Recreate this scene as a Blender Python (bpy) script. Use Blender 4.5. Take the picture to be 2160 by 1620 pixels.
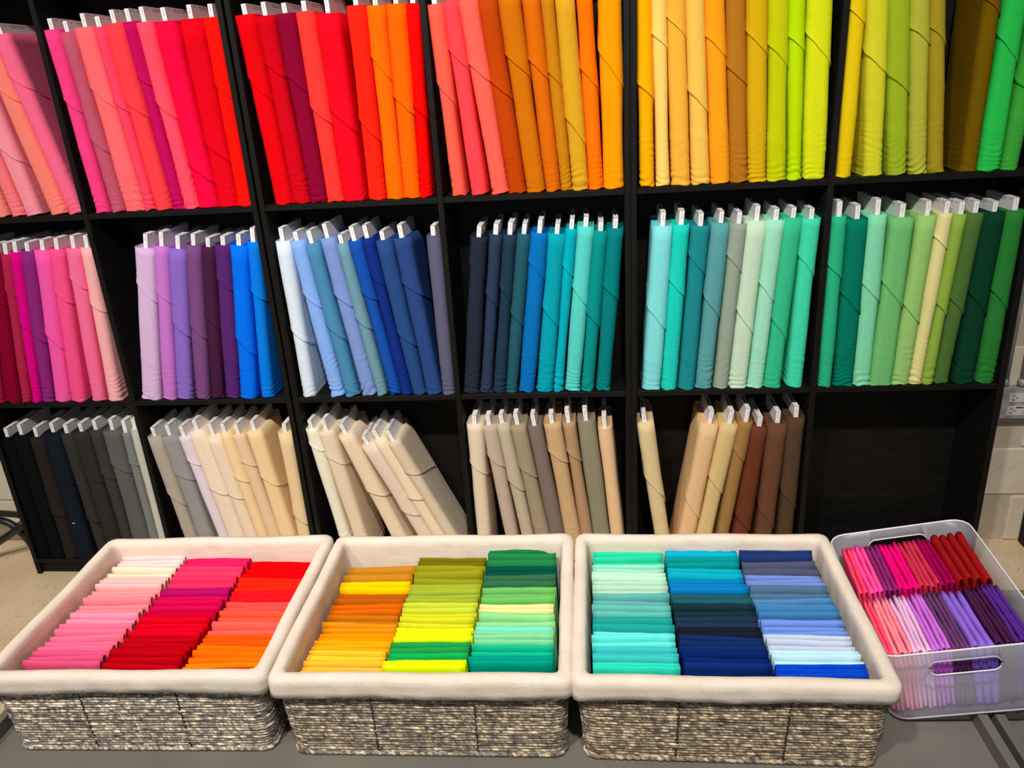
import bpy, bmesh, math, random
import numpy as np
from mathutils import Matrix, Vector

# ------------------------------------------------------------------ scene, camera, light
scene = bpy.context.scene
for o in list(bpy.data.objects):
    bpy.data.objects.remove(o, do_unlink=True)
COL = scene.collection
PI = math.pi

cam_data = bpy.data.cameras.new('camera')
cam_data.sensor_fit = 'HORIZONTAL'
cam_data.sensor_width = 36.0
cam_data.lens = 1652.543 / 2160 * 36.0
cam_data.clip_start = 0.05
cam = bpy.data.objects.new('camera', cam_data)
COL.objects.link(cam)
yaw, pitch, roll = 0.1150979, -0.3727139, -0.0634537
cam.matrix_world = (Matrix.Translation((2.33597, -2.55285, 1.81135)) @ Matrix.Rotation(yaw, 4, 'Z')
                    @ Matrix.Rotation(PI / 2 + pitch, 4, 'X') @ Matrix.Rotation(roll, 4, 'Z'))
scene.camera = cam

scene.view_settings.view_transform = 'Standard'
scene.view_settings.look = 'None'
scene.view_settings.gamma = 1.0
scene.view_settings.use_curve_mapping = False
scene.view_settings.exposure = 0.0

world = bpy.data.worlds.new('shop_ambient')
scene.world = world
world.use_nodes = True
world.node_tree.nodes['Background'].inputs['Color'].default_value = (0.92, 0.96, 1.0, 1)
world.node_tree.nodes['Background'].inputs['Strength'].default_value = 0.05


def area_light(name, loc, target, size, watts, color, size_y=None):
    d = bpy.data.lights.new(name, 'AREA')
    d.shape = 'RECTANGLE' if size_y else 'DISK'
    d.size = size
    if size_y:
        d.size_y = size_y
    d.energy = watts
    d.color = color
    o = bpy.data.objects.new(name, d)
    COL.objects.link(o)
    o.location = loc
    o.rotation_euler = (Vector(target) - Vector(loc)).to_track_quat('-Z', 'Y').to_euler()
    return o


def track_spot(name, loc, target, watts, color, angle=100, blend=1.0, radius=0.09):
    d = bpy.data.lights.new(name, 'SPOT')
    d.energy = watts
    d.color = color
    d.spot_size = math.radians(angle)
    d.spot_blend = blend
    d.shadow_soft_size = radius
    o = bpy.data.objects.new(name, d)
    COL.objects.link(o)
    o.location = loc
    o.rotation_euler = (Vector(target) - Vector(loc)).to_track_quat('-Z', 'Y').to_euler()
    return o


WARM = (1.0, 0.965, 0.92)
track_spot('track_spot_a', (0.10, -3.00, 3.90), (0.40, 0.0, 0.55), 300, WARM, 78)
track_spot('track_spot_b', (1.45, -3.00, 3.90), (1.70, 0.0, 0.55), 365, WARM, 78)
track_spot('track_spot_c', (2.55, -3.00, 3.90), (3.05, 0.0, 0.55), 375, WARM, 78)
area_light('shop_window', (1.6, -6.5, 2.3), (1.8, 0.0, 0.9), 3.2, 30, (0.88, 0.94, 1.0), 1.6)

# ------------------------------------------------------------------ helpers


def lin(rgb):
    """display colour 0..255 to linear"""
    return tuple(c / 255 / 12.92 if c / 255 <= 0.04045 else ((c / 255 + 0.055) / 1.055) ** 2.4 for c in rgb)


class Nodes:
    """tiny helper around a material's node tree"""

    def __init__(self, name):
        self.mat = bpy.data.materials.new(name)
        self.mat.use_nodes = True
        self.t = self.mat.node_tree
        self.bsdf = self.t.nodes['Principled BSDF']
        self.out = self.t.nodes['Material Output']

    def new(self, kind, **props):
        n = self.t.nodes.new(kind)
        for k, v in props.items():
            setattr(n, k, v)
        return n

    def put(self, sock, v):
        if isinstance(v, bpy.types.NodeSocket):
            self.t.links.new(v, sock)
        else:
            sock.default_value = v

    def math(self, op, a, b=0.0, c=None):
        n = self.new('ShaderNodeMath', operation=op)
        self.put(n.inputs[0], a)
        self.put(n.inputs[1], b)
        if c is not None:
            self.put(n.inputs[2], c)
        return n.outputs[0]

    def band(self, x, lo, hi):
        return self.math('MULTIPLY', self.math('GREATER_THAN', x, lo), self.math('LESS_THAN', x, hi))

    def noise(self, vec, scale, detail=3, rough=0.55):
        n = self.new('ShaderNodeTexNoise')
        if vec is not None:
            self.t.links.new(vec, n.inputs['Vector'])
        n.inputs['Scale'].default_value = scale
        n.inputs['Detail'].default_value = detail
        n.inputs['Roughness'].default_value = rough
        return n.outputs['Fac']

    def ramp(self, fac, stops):
        n = self.new('ShaderNodeValToRGB')
        cr = n.color_ramp
        while len(cr.elements) < len(stops):
            cr.elements.new(0.5)
        for e, (p, c) in zip(cr.elements, stops):
            e.position = p
            e.color = (*c, 1)
        self.t.links.new(fac, n.inputs['Fac'])
        return n.outputs['Color']

    def mix(self, fac, a, b, blend='MIX'):
        n = self.new('ShaderNodeMix', data_type='RGBA', blend_type=blend)
        self.put(n.inputs[0], fac)
        self.put(n.inputs[6], a)
        self.put(n.inputs[7], b)
        return n.outputs[2]

    def coords(self, which='Object', scale=None):
        tc = self.new('ShaderNodeTexCoord').outputs[which]
        if scale is None:
            return tc
        m = self.new('ShaderNodeMapping')
        m.inputs['Scale'].default_value = scale
        self.t.links.new(tc, m.inputs['Vector'])
        return m.outputs['Vector']

    def bump(self, height, strength, dist, prev=None):
        n = self.new('ShaderNodeBump')
        n.inputs['Strength'].default_value = strength
        n.inputs['Distance'].default_value = dist
        self.t.links.new(height, n.inputs['Height'])
        if prev is not None:
            self.t.links.new(prev, n.inputs['Normal'])
        return n.outputs['Normal']

    def done(self, color=None, rough=None, normal=None, spec=None, metal=None):
        b = self.bsdf.inputs
        if color is not None:
            self.put(b['Base Color'], color)
        if rough is not None:
            self.put(b['Roughness'], rough)
        if normal is not None:
            self.put(b['Normal'], normal)
        if spec is not None:
            b['Specular IOR Level'].default_value = spec
        if metal is not None:
            b['Metallic'].default_value = metal
        return self.mat


def link(o, parent=None):
    COL.objects.link(o)
    if parent is not None:
        o.parent = parent
    return o


def mesh_obj(name, verts, faces, mat, parent=None, smooth=True, flat_from=None, uv=None, color=None):
    me = bpy.data.meshes.new(name)
    me.from_pydata([tuple(v) for v in verts], [], [tuple(f) for f in faces])
    if smooth:
        fl = np.ones(len(me.polygons), dtype=bool)
        if flat_from is not None:
            fl[flat_from:] = False
        me.polygons.foreach_set('use_smooth', fl)
    if uv is not None:
        lay = me.uv_layers.new(name='UVMap')
        li = np.zeros(len(me.loops), dtype=np.int32)
        me.loops.foreach_get('vertex_index', li)
        lay.data.foreach_set('uv', np.asarray(uv, dtype=np.float32)[li].ravel())
    me.update()
    if mat is not None:
        me.materials.append(mat)
    o = bpy.data.objects.new(name, me)
    if color is not None:
        o.color = (*color, 1)
    return link(o, parent)


def thing(name, label, cat, loc=(0, 0, 0), rot=None, group=None):
    o = bpy.data.objects.new(name, None)
    o.empty_display_size = 0.05
    link(o)
    o.location = loc
    if rot is not None:
        o.rotation_euler = rot
    tag(o, label, cat, group)
    return o


def tag(o, label, cat, group=None):
    o['label'] = label
    o['category'] = cat
    if group:
        o['group'] = group
    return o


def box_data(lo, hi, bevel=0.0, segs=1):
    bm = bmesh.new()
    bmesh.ops.create_cube(bm, size=1.0)
    lo, hi = Vector(lo), Vector(hi)
    for v in bm.verts:
        v.co = Vector(((lo[i] + hi[i]) / 2 + v.co[i] * (hi[i] - lo[i]) for i in range(3)))
    if bevel > 0:
        bmesh.ops.bevel(bm, geom=list(bm.edges), offset=bevel, segments=segs, affect='EDGES', profile=0.5)
    return bm


def bm_obj(name, bm, mat, parent=None, smooth=False, color=None):
    me = bpy.data.meshes.new(name)
    bm.to_mesh(me)
    bm.free()
    if smooth:
        me.polygons.foreach_set('use_smooth', np.ones(len(me.polygons), dtype=bool))
    if mat is not None:
        me.materials.append(mat)
    o = bpy.data.objects.new(name, me)
    if color is not None:
        o.color = (*color, 1)
    return link(o, parent)


def box(name, lo, hi, mat, parent=None, bevel=0.0015, segs=1):
    return bm_obj(name, box_data(lo, hi, bevel, segs), mat, parent)


def tube_data(pts, r, n=8, closed=False, cap=True, rad=None):
    """sweep a circle along a polyline; returns verts, faces, uv (arc length, angle)"""
    P = np.asarray(pts, float)
    m = len(P)
    if closed:
        T = np.roll(P, -1, 0) - np.roll(P, 1, 0)
    else:
        T = np.gradient(P, axis=0)
    T /= np.linalg.norm(T, axis=1)[:, None]
    up = np.array([0, 0, 1.0])
    A = np.cross(T, up)
    bad = np.linalg.norm(A, axis=1) < 0.2
    if bad.all() or (bad.any() and not closed):
        A = np.cross(T, np.array([0, 1.0, 0]))
    A /= np.linalg.norm(A, axis=1)[:, None]
    B = np.cross(A, T)
    th = np.arange(n) * 2 * PI / n
    rr = np.full((m, n), r) if rad is None else rad(np.arange(m), th)
    V = P[:, None] + rr[..., None] * (np.cos(th)[None, :, None] * A[:, None] + np.sin(th)[None, :, None] * B[:, None])
    seg = np.r_[0, np.cumsum(np.linalg.norm(np.diff(P, axis=0), axis=1))]
    uv = np.stack(np.broadcast_arrays(seg[:, None], (th / (2 * PI))[None]), -1).reshape(-1, 2)
    F = []
    for i in range(m if closed else m - 1):
        a, b = i * n, ((i + 1) % m) * n
        for j in range(n):
            k = (j + 1) % n
            F.append((a + j, a + k, b + k, b + j))
    if cap and not closed:
        F.append(tuple(range(n))[::-1])
        F.append(tuple((m - 1) * n + j for j in range(n)))
    return V.reshape(-1, 3), F, uv


def tube(name, pts, r, mat, parent=None, n=10, closed=False, rad=None):
    V, F, uv = tube_data(pts, r, n, closed, True, rad)
    return mesh_obj(name, V, F, mat, parent, True, uv=uv)


def spline(pts, per=8):
    """Catmull-Rom through points"""
    P = [np.array(p, float) for p in pts]
    P = [2 * P[0] - P[1]] + P + [2 * P[-1] - P[-2]]
    out = []
    for i in range(1, len(P) - 2):
        for k in range(per):
            t = k / per
            out.append(0.5 * (2 * P[i] + (P[i + 1] - P[i - 1]) * t + (2 * P[i - 1] - 5 * P[i] + 4 * P[i + 1] - P[i + 2]) * t * t
                              + (3 * P[i] - P[i - 1] - 3 * P[i + 1] + P[i + 2]) * t ** 3))
    out.append(P[-2])
    return np.array(out)


def round_rect(hx, hy, r, n=96):
    """n points evenly spaced round a rounded rectangle, counter-clockwise, from the middle of the front"""
    pts = []
    for cx, cy, a0 in ((hx - r, -hy + r, -PI / 2), (hx - r, hy - r, 0), (-hx + r, hy - r, PI / 2), (-hx + r, -hy + r, PI)):
        for k in range(13):
            a = a0 + k / 12 * PI / 2
            pts.append((cx + r * math.cos(a), cy + r * math.sin(a)))
    pts = [(0, -hy)] + pts + [(0, -hy)]
    P = np.array(pts)
    d = np.r_[0, np.cumsum(np.linalg.norm(np.diff(P, axis=0), axis=1))]
    t = np.arange(n) / n * d[-1]
    return np.stack([np.interp(t, d, P[:, 0]), np.interp(t, d, P[:, 1])], -1)


# ------------------------------------------------------------------ materials
def fabric_material():
    m = Nodes('cotton_fabric')
    col = m.new('ShaderNodeObjectInfo').outputs['Color']
    n1 = m.noise(m.coords('Object', (1, 1, 0.5)), 30, 3)
    shade = m.ramp(n1, [(0.25, (0.93, 0.93, 0.93)), (0.75, (1, 1, 1))])
    c = m.mix(1.0, col, shade, 'MULTIPLY')
    w = m.noise(m.coords('Object', (1, 1, 1)), 700, 1)
    s = m.noise(m.coords('Object', (1, 1, 1.6)), 38, 2)
    nb = m.bump(w, 0.25, 0.0006)
    nb = m.bump(s, 0.35, 0.003, nb)
    return m.done(c, 0.9, nb, spec=0.03)


def wood_material():
    m = Nodes('black_stained_wood')
    v = m.coords('Object', (3, 3, 40))
    g = m.noise(m.coords('Generated', (2.0, 2.0, 9.0)), 6, 5)
    g2 = m.noise(v, 3, 4)
    f = m.math('ADD', m.math('MULTIPLY', g, 0.6), m.math('MULTIPLY', g2, 0.4))
    c = m.ramp(f, [(0.35, (0.0040, 0.0035, 0.0030)), (0.55, (0.0080, 0.0069, 0.0058)), (0.75, (0.0165, 0.0148, 0.0130))])
    return m.done(c, 0.55, m.bump(f, 0.15, 0.001), spec=0.16)


def card_material():
    """white cardboard; uv in metres, u offset by 10 on the ends and 20 on the top edge"""
    m = Nodes('printed_white_card')
    uv = m.new('ShaderNodeSeparateXYZ')
    m.t.links.new(m.new('ShaderNodeTexCoord').outputs['UV'], uv.inputs[0])
    u, v = uv.outputs[0], uv.outputs[1]
    sx = m.new('ShaderNodeCombineXYZ')
    m.put(sx.inputs[0], m.math('MULTIPLY', u, 380))
    m.put(sx.inputs[1], m.math('MULTIPLY', v, 600))
    letters = m.math('GREATER_THAN', m.noise(sx.outputs[0], 1.0, 1), 0.40)
    small = m.math('LESS_THAN', u, 5)
    l1 = m.math('MULTIPLY', m.band(u, 0.045, 0.128), m.band(v, 0.0055, 0.0078))
    l2 = m.math('MULTIPLY', m.band(u, 0.052, 0.118), m.band(v, 0.0110, 0.0130))
    l3 = m.math('MULTIPLY', m.band(u, 0.016, 0.027), m.band(v, 0.0055, 0.0080))
    lines = m.math('MULTIPLY', m.math('MULTIPLY', m.math('ADD', m.math('ADD', l1, l2), l3), small), letters)
    # script along the end
    sv = m.new('ShaderNodeCombineXYZ')
    m.put(sv.inputs[0], m.math('MULTIPLY', v, 420))
    m.put(sv.inputs[1], m.math('MULTIPLY', m.new('ShaderNodeObjectInfo').outputs['Random'], 50))
    wob = m.math('MULTIPLY', m.math('SUBTRACT', m.noise(sv.outputs[0], 1.0, 2), 0.5), 0.0062)
    ctr = m.math('ABSOLUTE', m.math('SUBTRACT', m.math('SUBTRACT', u, 10.0), wob))
    script = m.math('MULTIPLY', m.math('LESS_THAN', ctr, 0.00062), m.band(v, 0.007, 0.026))
    edge = m.math('MULTIPLY', m.band(u, 9.9, 10.2), m.math('LESS_THAN', v, 0.0013))
    side = m.math('MULTIPLY', m.band(u, 10.0068, 10.2), m.math('LESS_THAN', v, 0.06))
    # code on the top edge
    top = m.math('MULTIPLY', m.math('MULTIPLY', m.band(u, 20.055, 20.115), m.band(v, 0.003, 0.010)), letters)
    mask = m.math('MINIMUM', m.math('ADD', m.math('ADD', m.math('MULTIPLY', lines, 0.85), m.math('MULTIPLY', script, 0.8)),
                                    m.math('ADD', m.math('MULTIPLY', m.math('ADD', edge, side), 0.92), m.math('MULTIPLY', top, 0.8))), 1.0)
    n = m.noise(m.coords('Object'), 60, 2)
    white = m.ramp(n, [(0.3, (0.86, 0.82, 0.80)), (0.7, (0.93, 0.90, 0.88))])
    c = m.mix(mask, white, (0.035, 0.02, 0.022, 1))
    return m.done(c, 0.6, spec=0.3)


def rope_material():
    m = Nodes('twisted_seagrass_rope')
    uv = m.new('ShaderNodeSeparateXYZ')
    m.t.links.new(m.new('ShaderNodeTexCoord').outputs['UV'], uv.inputs[0])
    u, v = uv.outputs[0], uv.outputs[1]
    info = m.new('ShaderNodeObjectInfo')
    rnd = info.outputs['Random']
    tint = info.outputs['Color']
    cv = m.new('ShaderNodeCombineXYZ')
    m.put(cv.inputs[0], m.math('ADD', m.math('MULTIPLY', u, 15), m.math('MULTIPLY', rnd, 97)))
    m.put(cv.inputs[1], m.math('MULTIPLY', m.math('ADD', v, m.math('MULTIPLY', u, 55)), 1.6))
    m.put(cv.inputs[2], m.math('MULTIPLY', rnd, 31))
    n = m.noise(cv.outputs[0], 1.0, 2.5, 0.6)
    cv2 = m.new('ShaderNodeCombineXYZ')
    m.put(cv2.inputs[0], m.math('ADD', m.math('MULTIPLY', u, 70), m.math('MULTIPLY', rnd, 57)))
    m.put(cv2.inputs[1], m.math('MULTIPLY', m.math('ADD', v, m.math('MULTIPLY', u, 110)), 5))
    n2 = m.noise(cv2.outputs[0], 1.0, 3, 0.6)
    f = m.math('ADD', m.math('MULTIPLY', n, 0.76), m.math('MULTIPLY', n2, 0.24))
    c = m.ramp(f, [(0.34, (0.07, 0.062, 0.064)), (0.44, (0.20, 0.172, 0.15)), (0.52, (0.38, 0.33, 0.26)),
                   (0.59, (0.78, 0.64, 0.44)), (0.68, (0.90, 0.88, 0.88))])
    c = m.mix(1.0, c, tint, 'MULTIPLY')
    tw = m.math('SINE', m.math('ADD', m.math('MULTIPLY', u, 2 * PI / 0.0075), m.math('MULTIPLY', v, 2 * PI)))
    nb = m.bump(tw, 0.5, 0.001)
    nb = m.bump(n2, 0.6, 0.001, nb)
    return m.done(c, 0.65, nb, spec=0.3)


def simple(name, col_a, col_b, scale, rough=0.6, bump=0.0, dist=0.002, spec=0.3, metal=0.0, detail=4, stretch=None):
    m = Nodes(name)
    n = m.noise(m.coords('Object', stretch), scale, detail)
    c = m.ramp(n, [(0.3, col_a), (0.7, col_b)])
    nb = m.bump(n, bump, dist) if bump else None
    return m.done(c, rough, nb, spec, metal)


def concrete_material():
    m = Nodes('sealed_concrete')
    co = m.coords('Object')
    a = m.noise(co, 2.2, 5, 0.6)
    b = m.noise(co, 130, 3, 0.7)
    c0 = m.ramp(a, [(0.3, (0.66, 0.48, 0.28)), (0.55, (0.80, 0.61, 0.38)), (0.75, (0.88, 0.71, 0.48))])
    sp = m.ramp(b, [(0.34, (0.62, 0.60, 0.56)), (0.45, (1, 1, 1)), (0.8, (1.06, 1.05, 1.02))])
    c = m.mix(1.0, c0, sp, 'MULTIPLY')
    chips = m.math('GREATER_THAN', m.noise(co, 38, 1), 0.735)
    c = m.mix(m.math('MULTIPLY', chips, 0.6), c, (0.16, 0.11, 0.06, 1))
    return m.done(c, 0.55, m.bump(b, 0.2, 0.001), spec=0.35)


def block_material():
    m = Nodes('painted_block')
    co = m.coords('Object')
    a = m.noise(co, 9, 5, 0.6)
    b = m.noise(m.coords('Object', (1, 1, 1.8)), 70, 4, 0.6)
    c = m.ramp(a, [(0.3, (0.68, 0.58, 0.45)), (0.7, (0.80, 0.69, 0.55))])
    nb = m.bump(b, 0.6, 0.004)
    nb = m.bump(a, 0.3, 0.006, nb)
    return m.done(c, 0.6, nb, spec=0.3)


def plastic_material():
    m = Nodes('frosted_clear_plastic')
    m.done((0.72, 0.71, 0.79, 1), 0.28, spec=0.5)
    tr = m.new('ShaderNodeBsdfTransparent')
    tr.inputs['Color'].default_value = (0.95, 0.95, 0.97, 1)
    mx = m.new('ShaderNodeMixShader')
    mx.inputs[0].default_value = 0.26
    m.t.links.new(tr.outputs[0], mx.inputs[1])
    m.t.links.new(m.bsdf.outputs[0], mx.inputs[2])
    m.t.links.new(mx.outputs[0], m.out.inputs['Surface'])
    return m.mat


def liner_material():
    m = Nodes('natural_cotton_liner')
    a = m.noise(m.coords('Object', (1, 1, 2.5)), 16, 4)
    w = m.noise(m.coords('Object', (1, 1, 1)), 420, 2, 0.7)
    c = m.ramp(a, [(0.3, (0.69, 0.585, 0.475)), (0.7, (0.79, 0.68, 0.565))])
    sp = m.ramp(w, [(0.35, (0.90, 0.89, 0.88)), (0.6, (1, 1, 1))])
    c = m.mix(1.0, c, sp, 'MULTIPLY')
    nb = m.bump(w, 0.4, 0.0012)
    nb = m.bump(m.noise(m.coords('Object', (0.5, 0.5, 1.8)), 22, 2), 0.2, 0.004, nb)
    return m.done(c, 0.95, nb, spec=0.05)


FABRIC = fabric_material()
WOOD = wood_material()
CARD = card_material()
ROPE = rope_material()
CONCRETE = concrete_material()
BLOCK = block_material()
PLASTIC = plastic_material()
RIM = simple('milky_plastic_edge', (0.66, 0.64, 0.66), (0.74, 0.72, 0.74), 20, 0.35, spec=0.5)
LINER = liner_material()
CORD = simple('dark_cord', (0.012, 0.010, 0.011), (0.035, 0.03, 0.03), 90, 0.8, 0.3, 0.001)
TABLE = simple('grey_painted_steel', (0.125, 0.112, 0.090), (0.165, 0.148, 0.12), 5, 0.42, 0.05, 0.001, 0.4)
MORTAR = simple('painted_mortar', (0.50, 0.42, 0.32), (0.58, 0.49, 0.38), 40, 0.8, 0.3, 0.002)
STEEL = simple('galvanised_steel', (0.26, 0.26, 0.25), (0.46, 0.46, 0.44), 30, 0.42, 0.05, 0.001, 0.5, 0.15)
PLATE = simple('brushed_plate', (0.56, 0.50, 0.44), (0.66, 0.60, 0.53), 60, 0.4, 0.0, spec=0.5, stretch=(8, 1, 1))
DARK = simple('slot_black', (0.008, 0.008, 0.008), (0.015, 0.015, 0.015), 20, 0.6)
BLUE = simple('blue_button', (0.03, 0.06, 0.22), (0.04, 0.08, 0.28), 20, 0.5)
BLACKTUBE = simple('black_powder_coat', (0.010, 0.010, 0.010), (0.018, 0.018, 0.018), 60, 0.35, 0.05, 0.001, 0.5)
STAPLE = simple('white_thread', (0.75, 0.75, 0.75), (0.85, 0.85, 0.85), 20, 0.6)

# ------------------------------------------------------------------ the room
WALL_Y = 0.262


def structure(o):
    o['kind'] = 'structure'
    return o


structure(box('floor', (-3.0, -4.5, -0.05), (6.5, WALL_Y + 0.1, 0.0), CONCRETE, bevel=0))
wall = structure(box('wall_back', (-3.0, WALL_Y, 0.0), (6.5, WALL_Y + 0.12, 3.2), MORTAR, bevel=0))
wall['label'] = 'cream painted concrete block wall'
# blocks only where the shelving leaves the wall in view
blk = box_data((-0.1985, -0.007, -0.0975), (0.1985, 0.02, 0.0975), 0.005, 2)
blk_me = bpy.data.meshes.new('block')
blk.to_mesh(blk_me)
blk.free()
blk_me.materials.append(BLOCK)
for row in range(14):
    zc = 0.1 + row * 0.2035
    shift = 0.2035 if row % 2 else 0.0
    for k in range(-3, 14):
        xc = 3.912 - 0.2035 + shift + (k - 10) * 0.407
        if xc + 0.2 < 0.08 or xc - 0.2 > 3.60:
            if -1.4 < xc < 5.4:
                b = bpy.data.objects.new('block', blk_me)
                link(b, wall)
                b.location = (xc, WALL_Y, zc)

# ------------------------------------------------------------------ shelving
T = 0.019
CW = 0.58396
SHELF = {0: 1.4620, 1: 0.7689, 2: 0.0713}
TOP = 2.155
DEPTH = 0.250
UNITX = (0.0, 1.2322, 2.4575)
COLX = []
for ux in UNITX:
    COLX += [ux + T, ux + 2 * T + CW]


def shelving_unit(x, label, cols=2):
    u = thing('shelving_unit', label, 'shelf', (x, 0, 0), group='black shelving units along the wall')
    w = cols * CW + (cols + 1) * T
    for k in range(cols + 1):
        px = k * (CW + T)
        box('side_panel' if k in (0, cols) else 'divider', (px, 0, 0), (px + T, DEPTH, TOP + T), WOOD, u)
    box('back_panel', (T, DEPTH - 0.008, 0.0), (w - T, DEPTH - 0.001, TOP), WOOD, u, bevel=0)
    for k in range(cols):
        a = T + k * (CW + T) + 0.0004
        b = a + CW - 0.0008
        for z in (SHELF[0], SHELF[1], SHELF[2], TOP + T):
            box('shelf', (a, 0.0015, z - T), (b, DEPTH - 0.008, z), WOOD, u)
        box('kick_board', (a, 0.014, 0.004), (b, 0.030, SHELF[2] - T), WOOD, u)
        for z in (SHELF[0], SHELF[1]):
            box('shelf_support', (a, 0.035, z - T - 0.019), (a + 0.019, 0.22, z - T), WOOD, u)
            box('shelf_support', (b - 0.019, 0.035, z - T - 0.019), (b, 0.22, z - T), WOOD, u)
    return u


shelving_unit(UNITX[0], 'black wooden shelving unit at left, holding pinks, purples, greys and creams')
shelving_unit(UNITX[1], 'black wooden shelving unit in middle, holding reds, oranges, blues and beiges')
shelving_unit(UNITX[2], 'black wooden shelving unit at right with empty bottom right bay')
shelving_unit(3.968, 'dark shelf end at far right edge, beyond strip of block wall', 1)

# ------------------------------------------------------------------ display tables
TZ = 0.715
LIP = 0.0285


def display_table(x0, x1, y0, y1, label):
    t = thing('display_table', label, 'table', (x0, y0, 0), group='grey metal display tables')
    w, d = x1 - x0, y1 - y0
    box('table_top', (0.001, 0.001, TZ - 0.022), (w - 0.001, d - 0.001, TZ), TABLE, t, 0.001)
    lw = 0.0165
    for lo, hi in (((0, 0, TZ - 0.03), (lw, d, TZ + LIP)), ((w - lw, 0, TZ - 0.03), (w, d, TZ + LIP)),
                   ((lw, d - lw, TZ - 0.03), (w - lw, d, TZ + LIP)), ((lw, 0, TZ - 0.03), (w - lw, lw, TZ + LIP))):
        box('edge_lip', lo, hi, TABLE, t, 0.0015, 2)
    for lx in (0.02, w - 0.06):
        for ly in (0.02, d - 0.06):
            box('leg', (lx, ly, 0), (lx + 0.04, ly + 0.04, TZ - 0.022), TABLE, t, 0.002)
    return t


display_table(1.196, 2.9935, -1.95, -1.086, 'grey metal table with raised edges under the rope baskets')
display_table(3.0055, 4.6, -1.95, -1.086, 'grey metal table end at lower right, beside the plastic bin')

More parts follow.
